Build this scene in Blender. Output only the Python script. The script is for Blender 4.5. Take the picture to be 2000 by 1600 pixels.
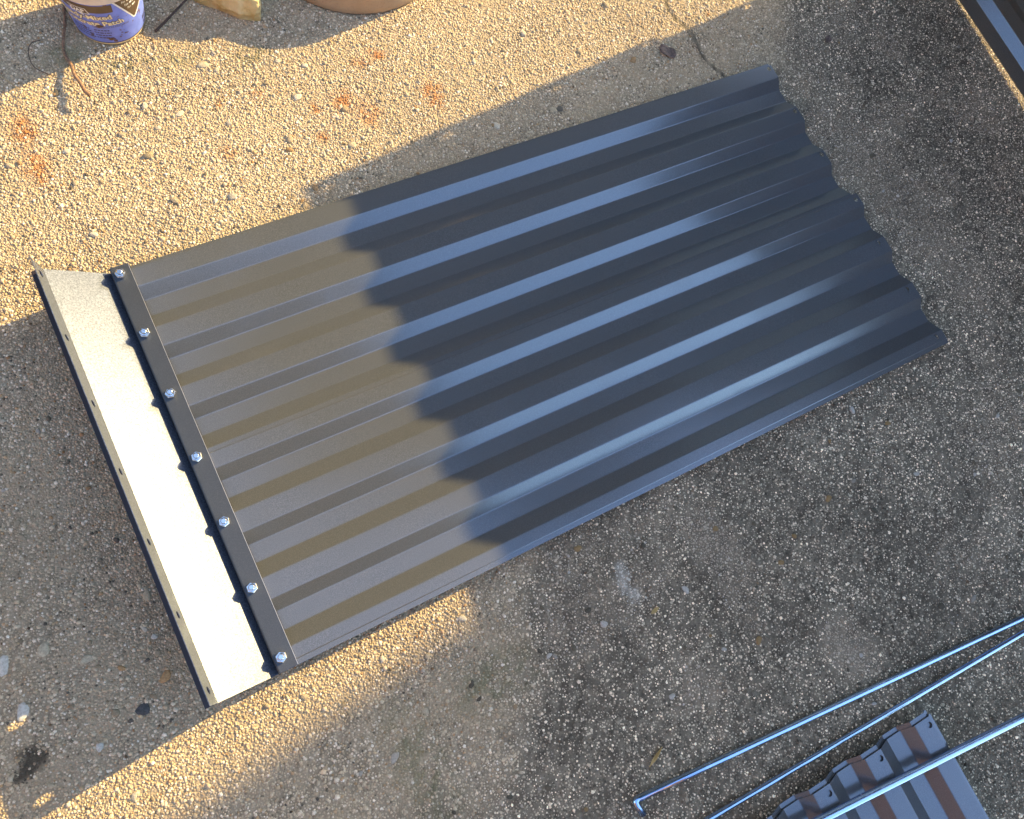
import bpy, bmesh, math, random
import numpy as np
from mathutils import Vector, Matrix

# ------------------------------------------------------------------ scene reset
for o in list(bpy.data.objects):
    bpy.data.objects.remove(o, do_unlink=True)
scene = bpy.context.scene
col = scene.collection
rnd = random.Random(7)
rng = np.random.default_rng(11)
R = math.radians

# ------------------------------------------------------------------ camera
cam_d = bpy.data.cameras.new('camera')
cam = bpy.data.objects.new('camera', cam_d)
col.objects.link(cam)
cx = Vector((0.87500148, -0.44246647, 0.19645824))      # image right
cy = Vector((-0.37930175, -0.87873747, -0.28974237))    # image down
cz = Vector((0.30083649, 0.17900805, -0.93672489))      # view direction
m3 = Matrix((cx, -cy, -cz)).transposed()
cam.matrix_world = Matrix.Translation((0.06153, -0.64417, 1.22954)) @ m3.to_4x4()
cam_d.sensor_fit = 'HORIZONTAL'
cam_d.sensor_width = 36.0
cam_d.lens = 29.16
cam_d.clip_start = 0.02
cam_d.clip_end = 300.0
scene.camera = cam

# ------------------------------------------------------------------ light
SUN_AZ, SUN_EL = 6.8, 24.0                                # azimuth from +X towards +Y
world = bpy.data.worlds.new('World')
scene.world = world
world.use_nodes = True
wn = world.node_tree
bg = wn.nodes['Background']
sky = wn.nodes.new('ShaderNodeTexSky')
sky.sky_type = 'NISHITA'
sky.sun_disc = False
sky.sun_elevation = R(SUN_EL)
sky.sun_rotation = R(90 - SUN_AZ)
sky.air_density = 1.0
sky.dust_density = 1.0
sky.ozone_density = 1.0
wn.links.new(sky.outputs[0], bg.inputs[0])
bg.inputs[1].default_value = 0.15

sd = bpy.data.lights.new('sun', 'SUN')
sd.energy = 2.3
sd.angle = R(0.5)
sd.color = (1.0, 0.74, 0.33)
sun = bpy.data.objects.new('sun', sd)
col.objects.link(sun)
sdir = Vector((math.cos(R(SUN_EL)) * math.cos(R(SUN_AZ)), math.cos(R(SUN_EL)) * math.sin(R(SUN_AZ)), math.sin(R(SUN_EL))))
sun.rotation_euler = sdir.to_track_quat('Z', 'Y').to_euler()
sun.location = sdir * 20

vs = scene.view_settings
vs.view_transform = 'Standard'
vs.look = 'None'
vs.exposure = 2.7
vs.gamma = 1.0
vs.use_curve_mapping = False

# ------------------------------------------------------------------ helpers
def tag(o, label=None, cat=None, group=None, kind=None):
    if label: o['label'] = label
    if cat: o['category'] = cat
    if group: o['group'] = group
    if kind: o['kind'] = kind
    return o

def link(o, parent=None):
    col.objects.link(o)
    if parent is not None:
        o.parent = parent
    return o

def empty(name, loc=(0, 0, 0)):
    o = bpy.data.objects.new(name, None)
    o.empty_display_size = 0.05
    o.location = loc
    return link(o)

def obj(name, verts, faces, mat, parent=None, smooth=False, loc=None):
    me = bpy.data.meshes.new(name)
    me.from_pydata([tuple(v) for v in verts], [], [tuple(f) for f in faces])
    me.update()
    if smooth:
        me.polygons.foreach_set('use_smooth', [True] * len(me.polygons))
    o = bpy.data.objects.new(name, me)
    if mat is not None:
        me.materials.append(mat)
    if loc is not None:
        o.location = loc
    return link(o, parent)

def bm_obj(name, bm, mat, parent=None, smooth=False, loc=None):
    me = bpy.data.meshes.new(name)
    bm.normal_update()
    bm.to_mesh(me)
    bm.free()
    if smooth:
        me.polygons.foreach_set('use_smooth', [True] * len(me.polygons))
    o = bpy.data.objects.new(name, me)
    if mat is not None:
        me.materials.append(mat)
    if loc is not None:
        o.location = loc
    return link(o, parent)

class MB:
    def __init__(self): self.v = []; self.f = []
    def add(self, vs_, fs):
        b = len(self.v)
        self.v += [tuple(p) for p in vs_]
        self.f += [tuple(b + i for i in f) for f in fs]
    def box(self, x0, x1, y0, y1, z0, z1):
        self.add([(x0, y0, z0), (x1, y0, z0), (x1, y1, z0), (x0, y1, z0), (x0, y0, z1), (x1, y0, z1), (x1, y1, z1), (x0, y1, z1)],
                 [(3, 2, 1, 0), (4, 5, 6, 7), (0, 1, 5, 4), (1, 2, 6, 5), (2, 3, 7, 6), (3, 0, 4, 7)])
    def tube(self, pts, rad, n=12, cap=True):
        pts = [Vector(p) for p in pts]
        rads = rad if isinstance(rad, (list, tuple)) else [rad] * len(pts)
        b = len(self.v)
        up = Vector((0, 0, 1))
        for i, p in enumerate(pts):
            t = (pts[min(i + 1, len(pts) - 1)] - pts[max(i - 1, 0)]).normalized()
            a = t.cross(up)
            if a.length < 1e-3: a = t.cross(Vector((0, 1, 0)))
            a.normalize()
            c = a.cross(t).normalized()
            for k in range(n):
                th = 2 * math.pi * k / n
                self.v.append(tuple(p + (a * math.cos(th) + c * math.sin(th)) * rads[i]))
        for i in range(len(pts) - 1):
            for k in range(n):
                self.f.append((b + i * n + k, b + i * n + (k + 1) % n, b + (i + 1) * n + (k + 1) % n, b + (i + 1) * n + k))
        if cap:
            self.f.append(tuple(b + k for k in reversed(range(n))))
            self.f.append(tuple(b + (len(pts) - 1) * n + k for k in range(n)))
    def build(self, name, mat, parent=None, smooth=False, loc=None):
        return obj(name, self.v, self.f, mat, parent, smooth, loc)

def solidify(o, t, offset=-1.0):
    m = o.modifiers.new('thickness', 'SOLIDIFY')
    m.thickness = t
    m.offset = offset
    return o

def bevel(o, w, seg=2):
    m = o.modifiers.new('edge', 'BEVEL')
    m.width = w
    m.segments = seg
    m.limit_method = 'ANGLE'
    return o

# ------------------------------------------------------------------ material helpers
class NT:
    """small wrapper to write node trees compactly"""
    def __init__(self, name):
        self.mat = bpy.data.materials.new(name)
        self.mat.use_nodes = True
        self.t = self.mat.node_tree
        self.t.nodes.clear()
        self.out = self.t.nodes.new('ShaderNodeOutputMaterial')
        self.bsdf = self.t.nodes.new('ShaderNodeBsdfPrincipled')
        self.t.links.new(self.bsdf.outputs[0], self.out.inputs[0])
    def n(self, typ, **kw):
        nd = self.t.nodes.new(typ)
        for k, v in kw.items(): setattr(nd, k, v)
        return nd
    def put(self, sock, val):
        if hasattr(val, 'is_output') or isinstance(val, bpy.types.NodeSocket):
            self.t.links.new(val, sock)
        elif val is not None:
            if sock.type == 'RGBA' and not isinstance(val, (int, float)) and len(val) == 3:
                val = (*val, 1)
            sock.default_value = val
    def math(self, op, a, b=None, c=None, clamp=False):
        nd = self.n('ShaderNodeMath', operation=op, use_clamp=clamp)
        self.put(nd.inputs[0], a)
        if b is not None: self.put(nd.inputs[1], b)
        if c is not None: self.put(nd.inputs[2], c)
        return nd.outputs[0]
    def vmath(self, op, a, b=None):
        nd = self.n('ShaderNodeVectorMath', operation=op)
        self.put(nd.inputs[0], a)
        if b is not None: self.put(nd.inputs[1], b)
        return nd.outputs['Value'] if op in ('LENGTH', 'DOT_PRODUCT', 'DISTANCE') else nd.outputs[0]
    def mix(self, fac, a, b, mode='MIX'):
        nd = self.n('ShaderNodeMix', data_type='RGBA', blend_type=mode)
        self.put(nd.inputs['Factor'], fac)
        self.put(nd.inputs[6], a)
        self.put(nd.inputs[7], b)
        return nd.outputs[2]
    def noise(self, vec, scale, detail=3, rough=0.55):
        nd = self.n('ShaderNodeTexNoise')
        if vec is not None: self.put(nd.inputs['Vector'], vec)
        nd.inputs['Scale'].default_value = scale
        nd.inputs['Detail'].default_value = detail
        nd.inputs['Roughness'].default_value = rough
        return nd
    def step(self, v, lo, hi, a=0.0, b=1.0):
        nd = self.n('ShaderNodeMapRange', interpolation_type='SMOOTHSTEP')
        self.put(nd.inputs['Value'], v)
        nd.inputs['From Min'].default_value = lo
        nd.inputs['From Max'].default_value = hi
        nd.inputs['To Min'].default_value = a
        nd.inputs['To Max'].default_value = b
        return nd.outputs[0]
    def ramp(self, v, stops, interp='LINEAR'):
        nd = self.n('ShaderNodeValToRGB')
        nd.color_ramp.interpolation = interp
        el = nd.color_ramp.elements
        while len(el) < len(stops): el.new(0.5)
        for e, (p, c) in zip(el, stops):
            e.position = p
            e.color = (*c, 1)
        self.put(nd.inputs[0], v)
        return nd.outputs[0]
    def bump(self, h, strength=0.3, dist=0.001):
        nd = self.n('ShaderNodeBump')
        nd.inputs['Strength'].default_value = strength
        nd.inputs['Distance'].default_value = dist
        self.put(nd.inputs['Height'], h)
        self.t.links.new(nd.outputs[0], self.bsdf.inputs['Normal'])
        return nd
    def set(self, **kw):
        names = dict(color='Base Color', rough='Roughness', metal='Metallic', spec='Specular IOR Level', coat='Coat Weight', coatr='Coat Roughness')
        for k, v in kw.items(): self.put(self.bsdf.inputs[names[k]], v)
        return self
    @property
    def pos(self):
        return self.n('ShaderNodeNewGeometry').outputs['Position']
    @property
    def objco(self):
        return self.n('ShaderNodeTexCoord').outputs['Object']

# ---- colour of the slab: every grain and every slab vertex gets the pigment of its place (grime, rust, moss are stains)
class VNoise:
    def __init__(self, seed):
        self.t = np.random.default_rng(seed).random((256, 256))
    def one(self, x, y):
        xi, yi = np.floor(x).astype(int), np.floor(y).astype(int)
        fx, fy = x - xi, y - yi
        fx, fy = fx * fx * (3 - 2 * fx), fy * fy * (3 - 2 * fy)
        t = self.t
        a, b = t[xi & 255, yi & 255], t[(xi + 1) & 255, yi & 255]
        c, d = t[xi & 255, (yi + 1) & 255], t[(xi + 1) & 255, (yi + 1) & 255]
        return (a * (1 - fx) + b * fx) * (1 - fy) + (c * (1 - fx) + d * fx) * fy
    def __call__(self, P, scale, octaves=4, rough=0.55):
        v = np.zeros(len(P)); amp = 1.0; tot = 0.0
        for o_ in range(octaves):
            ca, sa = math.cos(0.7 * o_ + 0.4), math.sin(0.7 * o_ + 0.4)
            x = (P[:, 0] * ca - P[:, 1] * sa) * scale + 37.1 * o_ + 50
            y = (P[:, 0] * sa + P[:, 1] * ca) * scale + 11.7 * o_ + 50
            v += amp * self.one(x, y); tot += amp
            amp *= rough; scale *= 2.03
        return v / tot
NZ = [VNoise(100 + i) for i in range(8)]
def sstep(v, lo, hi):
    t = np.clip((v - lo) / (hi - lo), 0, 1)
    return t * t * (3 - 2 * t)
def rampc(v, stops):
    xs = [p for p, c in stops]
    return np.stack([np.interp(v, xs, [c[i] for p, c in stops]) for i in range(3)], 1)
def mixc(f, a, b):
    return a * (1 - f[:, None]) + np.asarray(b) * f[:, None]
def nblob(P, x, y, rx, ry, rot=0.0, lo=1.0, hi=0.35):
    d = P - np.array((x, y))
    c, s = math.cos(rot), math.sin(rot)
    r = np.hypot((d[:, 0] * c + d[:, 1] * s) / rx, (-d[:, 0] * s + d[:, 1] * c) / ry)
    return sstep(r, lo, hi)
RUST = [(-0.05, 0.305, 0.03, 0.045), (-0.052, 0.235, 0.026, 0.05), (0.224, 0.164, 0.014, 0.022), (0.436, 0.198, 0.026, 0.03), (0.466, 0.165, 0.026, 0.04),
        (0.528, 0.271, 0.022, 0.018), (0.492, 0.262, 0.02, 0.016), (0.585, 0.163, 0.026, 0.04), (0.304, 0.255, 0.012, 0.014), (0.372, 0.149, 0.014, 0.012),
        (0.385, 0.2, 0.012, 0.018), (0.245, 0.255, 0.008, 0.008)]
CRACK = [(1.117, 0.30), (1.118, 0.218), (1.107, 0.192), (1.112, 0.178), (1.128, 0.142), (1.128, 0.11), (1.121, 0.082), (1.128, 0.055), (1.142, 0.026), (1.15, 0.0)]
CRACK2 = [(1.15, -0.63), (1.16, -0.72), (1.12, -0.8), (1.13, -0.9)]
def seg_dist(P, pl):
    d = np.full(len(P), 9.0)
    for a, b in zip(pl[:-1], pl[1:]):
        a = np.array(a); b = np.array(b)
        ab = b - a
        t = np.clip(((P - a) @ ab) / (ab @ ab), 0, 1)
        d = np.minimum(d, np.linalg.norm(P - (a + t[:, None] * ab), axis=1))
    return d

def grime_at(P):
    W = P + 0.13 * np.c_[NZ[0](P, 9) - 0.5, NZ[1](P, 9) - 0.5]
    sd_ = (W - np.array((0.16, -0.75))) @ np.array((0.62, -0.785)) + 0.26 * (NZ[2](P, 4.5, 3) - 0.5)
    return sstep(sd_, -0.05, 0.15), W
def slab_colour(P, T, grain):
    """P places, T three random numbers per place; returns linear base colour"""
    jit = 0.016 * np.c_[NZ[3](P, 160, 2) - 0.5, NZ[4](P, 160, 2) - 0.5] + (0.006 * (T[:, :2] - 0.5) if grain else 0)
    PF = P + jit
    grime, W = grime_at(P)
    med = NZ[5](P, 20, 4)
    if grain:
        base = rampc(T[:, 0], [(0.0, (0.06, 0.055, 0.05)), (0.04, (0.12, 0.105, 0.08)), (0.08, (0.29, 0.245, 0.18)), (0.3, (0.34, 0.29, 0.215)), (0.7, (0.43, 0.37, 0.28)), (0.9, (0.52, 0.465, 0.38)), (1.0, (0.68, 0.64, 0.57))])
        hue = rampc(T[:, 1], [(0.0, (0.62, 0.4, 0.25)), (0.045, (0.95, 0.82, 0.66)), (0.1, (1, 0.97, 0.93)), (0.85, (1, 1, 1)), (1.0, (0.95, 0.99, 1.06))])
        clean = base * hue
    else:
        clean = rampc(NZ[6](P, 300, 2), [(0.2, (0.17, 0.143, 0.104)), (0.8, (0.29, 0.247, 0.185))])
    clean = mixc(sstep(med, 0.35, 0.72) * 0.4, clean, (0.34, 0.28, 0.195))
    clean = clean * (0.92 + 0.28 * NZ[7](P, 5, 4))[:, None] * np.array((1.2, 1.11, 0.95))
    if grain:
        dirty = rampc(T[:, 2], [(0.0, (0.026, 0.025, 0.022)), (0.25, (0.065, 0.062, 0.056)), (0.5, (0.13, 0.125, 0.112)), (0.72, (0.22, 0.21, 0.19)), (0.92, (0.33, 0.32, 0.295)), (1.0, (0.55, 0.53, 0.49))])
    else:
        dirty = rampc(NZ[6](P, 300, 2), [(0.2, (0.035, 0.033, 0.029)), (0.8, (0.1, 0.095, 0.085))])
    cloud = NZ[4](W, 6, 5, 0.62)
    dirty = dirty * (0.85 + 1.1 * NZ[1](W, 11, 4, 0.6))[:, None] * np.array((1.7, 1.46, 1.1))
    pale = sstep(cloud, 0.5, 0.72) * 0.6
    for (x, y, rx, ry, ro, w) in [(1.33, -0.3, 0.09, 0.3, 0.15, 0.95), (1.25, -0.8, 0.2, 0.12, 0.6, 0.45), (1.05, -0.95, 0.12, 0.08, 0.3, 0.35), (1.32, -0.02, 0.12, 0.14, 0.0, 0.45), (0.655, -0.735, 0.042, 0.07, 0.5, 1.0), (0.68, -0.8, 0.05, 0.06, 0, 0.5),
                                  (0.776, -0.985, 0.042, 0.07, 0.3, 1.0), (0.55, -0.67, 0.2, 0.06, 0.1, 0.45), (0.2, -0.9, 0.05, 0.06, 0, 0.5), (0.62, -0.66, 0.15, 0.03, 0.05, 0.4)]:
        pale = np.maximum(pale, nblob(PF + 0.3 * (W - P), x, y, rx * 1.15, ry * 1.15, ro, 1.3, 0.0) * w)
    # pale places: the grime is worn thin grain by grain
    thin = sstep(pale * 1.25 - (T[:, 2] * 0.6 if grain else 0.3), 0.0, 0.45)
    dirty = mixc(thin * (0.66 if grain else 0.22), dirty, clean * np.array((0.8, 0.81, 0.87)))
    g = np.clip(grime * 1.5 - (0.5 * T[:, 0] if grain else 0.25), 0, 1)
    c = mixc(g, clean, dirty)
    moss = np.zeros(len(P))
    for (x, y, rx, ry) in [(0.136, 0.375, 0.06, 0.03), (0.21, 0.36, 0.06, 0.035), (0.33, 0.33, 0.07, 0.03), (0.11, -0.82, 0.05, 0.14), (0.25, -0.76, 0.1, 0.05), (0.05, 0.415, 0.06, 0.03)]:
        moss = np.maximum(moss, nblob(PF, x, y, rx, ry, 0, 1.1, 0.1))
    c = mixc(moss * sstep(NZ[2](P, 110, 2), 0.42, 0.62) * 0.5, c, (0.12, 0.125, 0.05))
    gr = (0.35 + 1.1 * T[:, 1]) if grain else np.full(len(P), 0.9)
    rust = np.zeros(len(P))
    for (x, y, rx, ry) in RUST:
        rust = np.maximum(rust, nblob(PF + 0.1 * (W - P), x, y, rx, ry, 0, 1.15, 0.05))
    c = mixc(np.clip(rust * gr * (0.25 + 0.7 * sstep(NZ[0](P, 150, 2), 0.3, 0.62)), 0, 0.95), c, (0.36, 0.14, 0.04))
    tan = np.maximum(nblob(PF + 0.25 * (W - P), 0.655, -0.735, 0.038, 0.062, 0.5, 1.25, 0.1), nblob(PF + 0.25 * (W - P), 0.776, -0.985, 0.036, 0.066, 0.3, 1.25, 0.1))
    c = mixc(np.clip(tan * gr * (0.6 if grain else 0.12), 0, 0.8), c, (0.45, 0.37, 0.26))
    scab = np.maximum(nblob(PF, 0.497, -0.712, 0.011, 0.022, 0.0, 1.05, 0.75), nblob(PF, 0.494, -0.742, 0.011, 0.026, 0.55, 1.05, 0.75))
    c = mixc(np.clip(scab * gr * (1.0 if grain else 0.4), 0, 0.92), c, (0.56, 0.52, 0.42))
    ck = sstep(seg_dist(P, CRACK), 0.0075, 0.001)
    c = mixc(ck * (0.9 if not grain else 0.45), c, (0.03, 0.026, 0.018))
    soil = np.maximum(nblob(PF, -0.322, -0.578, 0.018, 0.02, 0.4, 1.1, 0.3), nblob(PF, -0.337, -0.59, 0.015, 0.01, 0.0, 1.1, 0.3))
    c = mixc(sstep(soil * 1.5 - (T[:, 2] if grain else 0.5), 0.0, 0.35) * 0.85, c, (0.035, 0.028, 0.018))
    return c

def concrete(name, grains):
    nt = NT(name)
    at = nt.n('ShaderNodeAttribute', attribute_name='pigment')
    p = nt.pos
    fine = nt.noise(p, 700 if grains else 420, 2).outputs[0]
    nt.set(color=nt.mix(1.0, at.outputs['Color'], nt.ramp(fine, [(0.25, (0.82, 0.82, 0.82)), (0.75, (1.15, 1.15, 1.15))]), 'MULTIPLY'), rough=0.9, spec=0.25)
    if grains:
        nt.bump(fine, 0.4, 0.0007)
    else:
        vo = nt.n('ShaderNodeTexVoronoi')
        nt.put(vo.inputs['Vector'], p)
        vo.inputs['Scale'].default_value = 230
        nt.bump(nt.math('SUBTRACT', nt.math('MULTIPLY', fine, 0.3), vo.outputs['Distance']), 0.9, 0.0022)
    return nt.mat

MAT_SLAB = concrete('weathered_concrete', False)
MAT_GRAIN = concrete('exposed_aggregate', True)

def paint_mat(name, sharp=(0.215, 0.255, 0.31), body=(0.088, 0.091, 0.091), r1=0.17, r2=0.5, fac=0.27, dust=0.12):
    """satin charcoal paint with fine flake, under a fairly clear reflection; thin dust and smudges"""
    nt = NT(name)
    p = nt.objco
    sp = nt.noise(p, 1300, 2, 0.6).outputs[0]
    sm = nt.noise(p, 5, 4, 0.6).outputs[0]
    st = nt.n('ShaderNodeMapping')
    nt.put(st.inputs['Vector'], p)
    st.inputs['Scale'].default_value = (2.5, 14, 6)
    streak = nt.noise(st.outputs[0], 3, 5, 0.65).outputs[0]
    grit = nt.noise(p, 420, 3, 0.7).outputs[0]
    c = nt.mix(nt.step(sp, 0.4, 0.72), [c * 0.8 for c in body], [c * 1.5 for c in body])
    d = nt.math('MULTIPLY', nt.step(streak, 0.42, 0.72, 0.15, 1.0), nt.step(grit, 0.5, 0.75, 0.1, 1.0))
    c = nt.mix(nt.math('MULTIPLY', d, dust), c, (0.3, 0.26, 0.2))
    nt.set(color=c, metal=0.0, rough=r2, spec=0.2)
    nt.bump(nt.noise(p, 1100, 2, 0.6).outputs[0], 0.12, 0.0004)
    g = nt.n('ShaderNodeBsdfAnisotropic')
    nt.put(g.inputs['Color'], sharp)
    smudge = nt.step(nt.noise(p, 9, 5, 0.7).outputs[0], 0.5, 0.75, 0, 0.09)
    nt.put(g.inputs['Roughness'], nt.math('ADD', nt.math('ADD', nt.math('MULTIPLY', sm, 0.12), r1 - 0.06), smudge))
    mx = nt.n('ShaderNodeMixShader')
    mx.inputs[0].default_value = fac
    nt.t.links.new(nt.bsdf.outputs[0], mx.inputs[1])
    nt.t.links.new(g.outputs[0], mx.inputs[2])
    nt.t.links.new(mx.outputs[0], nt.out.inputs[0])
    return nt.mat

MAT_PAINT = paint_mat('charcoal_paint')
MAT_STRIP = paint_mat('charcoal_strip_paint', (0.15, 0.18, 0.22), (0.044, 0.047, 0.05), 0.3, 0.45, 0.2, 0.06)

nt = NT('cream_backcoat')
sp = nt.noise(nt.objco, 420, 3, 0.7).outputs[0]
nt.set(color=nt.mix(nt.step(sp, 0.35, 0.65), (0.076, 0.086, 0.109), (0.158, 0.178, 0.222)), rough=nt.math('ADD', 0.27, nt.math('MULTIPLY', nt.noise(nt.objco, 12, 4, 0.6).outputs[0], 0.14)), metal=0.5, spec=0.5)
nt.bump(sp, 0.15, 0.0004)
MAT_CREAM = nt.mat

nt = NT('bare_steel_edge')
nt.set(color=(0.62, 0.58, 0.52), metal=0.7, rough=0.4)
MAT_EDGE = nt.mat

nt = NT('zinc_plated')
sp = nt.noise(nt.objco, 300, 3).outputs[0]
nt.set(color=nt.mix(sp, (0.62, 0.64, 0.67), (0.8, 0.81, 0.82)), metal=1.0, rough=nt.math('ADD', nt.math('MULTIPLY', sp, 0.12), 0.16))
MAT_ZINC = nt.mat

nt = NT('galvanised_rod')
sp = nt.noise(nt.objco, 60, 4).outputs[0]
nt.set(color=nt.mix(sp, (0.3, 0.44, 0.68), (0.42, 0.56, 0.8)), metal=1.0, rough=nt.math('ADD', nt.math('MULTIPLY', sp, 0.1), 0.2))
MAT_ROD = nt.mat

def plain(name, color, rough=0.6, metal=0.0, spec=0.5, var=0.25, scale=60, bump=0.0, bscale=200):
    nt = NT(name)
    p = nt.objco
    v = nt.noise(p, scale, 4, 0.6).outputs[0]
    nt.set(color=nt.mix(nt.step(v, 0.3, 0.7), [c * (1 - var) for c in color], [min(1, c * (1 + var)) for c in color]), rough=rough, metal=metal, spec=spec)
    if bump: nt.bump(nt.noise(p, bscale, 4, 0.65).outputs[0], bump, 0.003)
    return nt.mat

MAT_LEDGE = plain('dark_outer_paint', (0.02, 0.014, 0.017), 0.5, var=0.1)

# ------------------------------------------------------------------ the slab
gxs = np.r_[-40, -10, -2, np.arange(-0.65, 2.3, 0.009), 4, 15, 60]
gys = np.r_[-50, -10, -3, np.arange(-1.6, 0.9, 0.009), 3, 12, 50]
GX, GY = np.meshgrid(gxs, gys)
SP = np.c_[GX.ravel(), GY.ravel()]
nx_, ny_ = len(gxs), len(gys)
I = np.arange(nx_ * ny_).reshape(ny_, nx_)
Q = np.stack([I[:-1, :-1], I[:-1, 1:], I[1:, 1:], I[1:, :-1]], -1).reshape(-1)
me = bpy.data.meshes.new('concrete_patio')
me.vertices.add(len(SP))
me.vertices.foreach_set('co', np.c_[SP, np.zeros(len(SP))].reshape(-1).astype(np.float32))
me.loops.add(len(Q))
me.loops.foreach_set('vertex_index', Q.astype(np.int32))
me.polygons.add(len(Q) // 4)
me.polygons.foreach_set('loop_start', (np.arange(len(Q) // 4) * 4).astype(np.int32))
me.update(calc_edges=True)
pg = me.color_attributes.new('pigment', 'FLOAT_COLOR', 'POINT')
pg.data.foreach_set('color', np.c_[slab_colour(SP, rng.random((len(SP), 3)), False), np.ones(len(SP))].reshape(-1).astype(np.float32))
me.materials.append(MAT_SLAB)
slab = link(bpy.data.objects.new('concrete_patio', me))
tag(slab, 'weathered exposed aggregate concrete patio slab, stained with rust and grime', 'patio', kind='structure')

VIS = np.array([(-0.0088, 0.5544), (1.9541, -0.0187), (0.9054, -1.3259), (-0.378, -0.6254)])
def inside_poly(P, poly, margin):
    ok = np.ones(len(P), bool)
    n = len(poly)
    for i in range(n):
        a, b = poly[i], poly[(i + 1) % n]
        e = b - a
        nrm = np.array([e[1], -e[0]]) / np.linalg.norm(e)
        c = poly.mean(0)
        if (c - a) @ nrm < 0: nrm = -nrm
        ok &= ((P - a) @ nrm) > -margin
    return ok

BUCKET = (0.1386, 0.4642)
POT = (0.5843, 0.5145)

def make_grains(sp=0.0036, inner=None, outer=0.1, size=1.0):
    """dense domes in the middle; a second call rings them with coarser, simpler ones"""
    xs = np.arange(-1.2, 2.8, sp)
    ys = np.arange(-2.1, 1.4, sp * 0.87)
    gx, gy = np.meshgrid(xs, ys)
    gx[1::2] += sp / 2
    P = np.c_[gx.ravel(), gy.ravel()] + rng.uniform(-0.42, 0.42, (gx.size, 2)) * sp
    keep = inside_poly(P, VIS, outer)
    if inner is not None: keep &= ~inside_poly(P, VIS, inner)
    under = (P[:, 0] > 0.06) & (P[:, 0] < 1.19) & (P[:, 1] > -0.58) & (P[:, 1] < -0.02)
    keep &= ~under
    keep &= np.hypot(P[:, 0] - BUCKET[0], P[:, 1] - BUCKET[1]) > 0.052
    keep &= np.hypot(P[:, 0] - POT[0], P[:, 1] - POT[1]) > 0.168
    keep &= seg_dist(P + 0.006 * np.c_[NZ[0](P, 90, 2) - 0.5, NZ[1](P, 90, 2) - 0.5], CRACK) > 0.0034
    keep &= seg_dist(P, CRACK2) > 0.0016
    keep &= rng.random(len(P)) > 0.1
    P = P[keep]
    N = len(P)
    rad = np.clip(rng.lognormal(math.log(0.00172), 0.3, N), 0.001, 0.0045) * size * (1 - 0.14 * grime_at(P)[0])
    asp = rng.uniform(0.72, 1.0, N)
    rot = rng.uniform(0, 2 * math.pi, N)
    hgt = rad * rng.uniform(0.4, 0.9, N)
    n = 5
    th = np.arange(n) * 2 * math.pi / n
    tmpl = np.r_[np.c_[np.cos(th), np.sin(th), np.full(n, -0.25)],
                 np.c_[0.78 * np.cos(th + .3), 0.78 * np.sin(th + .3), np.full(n, 0.62)],
                 [[0, 0, 1.0]]]
    if inner is not None:
        tmpl = np.r_[np.c_[0.95 * np.cos(th), 0.95 * np.sin(th), np.full(n, -0.1)], [[0, 0, 1.0]]]
    K = len(tmpl)
    V = np.repeat(tmpl[None], N, 0) * (1 + rng.uniform(-0.2, 0.2, (N, K, 1)))
    V[:, :, 0] *= rad[:, None]
    V[:, :, 1] *= (rad * asp)[:, None]
    V[:, :, 2] *= hgt[:, None]
    c, s = np.cos(rot)[:, None], np.sin(rot)[:, None]
    x = V[:, :, 0] * c - V[:, :, 1] * s
    y = V[:, :, 0] * s + V[:, :, 1] * c
    V[:, :, 0] = x + P[:, 0:1]
    V[:, :, 1] = y + P[:, 1:2]
    F4 = np.array([(k, (k + 1) % n, n + (k + 1) % n, n + k) for k in range(n)])
    F3 = np.array([(n + k, n + (k + 1) % n, 2 * n) for k in range(n)])
    off = (np.arange(N) * K)[:, None, None]
    if inner is not None:
        F3 = np.array([(k, (k + 1) % n, n) for k in range(n)])
    q = (F4[None] + off).reshape(-1) if inner is None else np.zeros(0, int)
    t = (F3[None] + off).reshape(-1)
    me = bpy.data.meshes.new('aggregate_grains')
    me.vertices.add(N * K)
    me.vertices.foreach_set('co', V.reshape(-1).astype(np.float32))
    nl = len(q) + len(t)
    me.loops.add(nl)
    me.loops.foreach_set('vertex_index', np.r_[q, t].astype(np.int32))
    nq, ntri = len(q) // 4, len(t) // 3
    me.polygons.add(nq + ntri)
    me.polygons.foreach_set('loop_start', np.r_[np.arange(nq) * 4, nq * 4 + np.arange(ntri) * 3].astype(np.int32))
    me.polygons.foreach_set('use_smooth', np.ones(nq + ntri, bool))
    me.update(calc_edges=True)
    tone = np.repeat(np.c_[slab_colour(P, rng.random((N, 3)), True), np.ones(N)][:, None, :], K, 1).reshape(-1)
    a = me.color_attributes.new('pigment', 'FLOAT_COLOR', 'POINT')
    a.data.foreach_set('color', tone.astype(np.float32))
    me.materials.append(MAT_GRAIN)
    o = bpy.data.objects.new('aggregate_grains', me)
    tag(o, kind='stuff')
    link(o, slab)
    print('grains', N)
make_grains()
make_grains(0.0056, 0.1, 0.42, 1.45)

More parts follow.
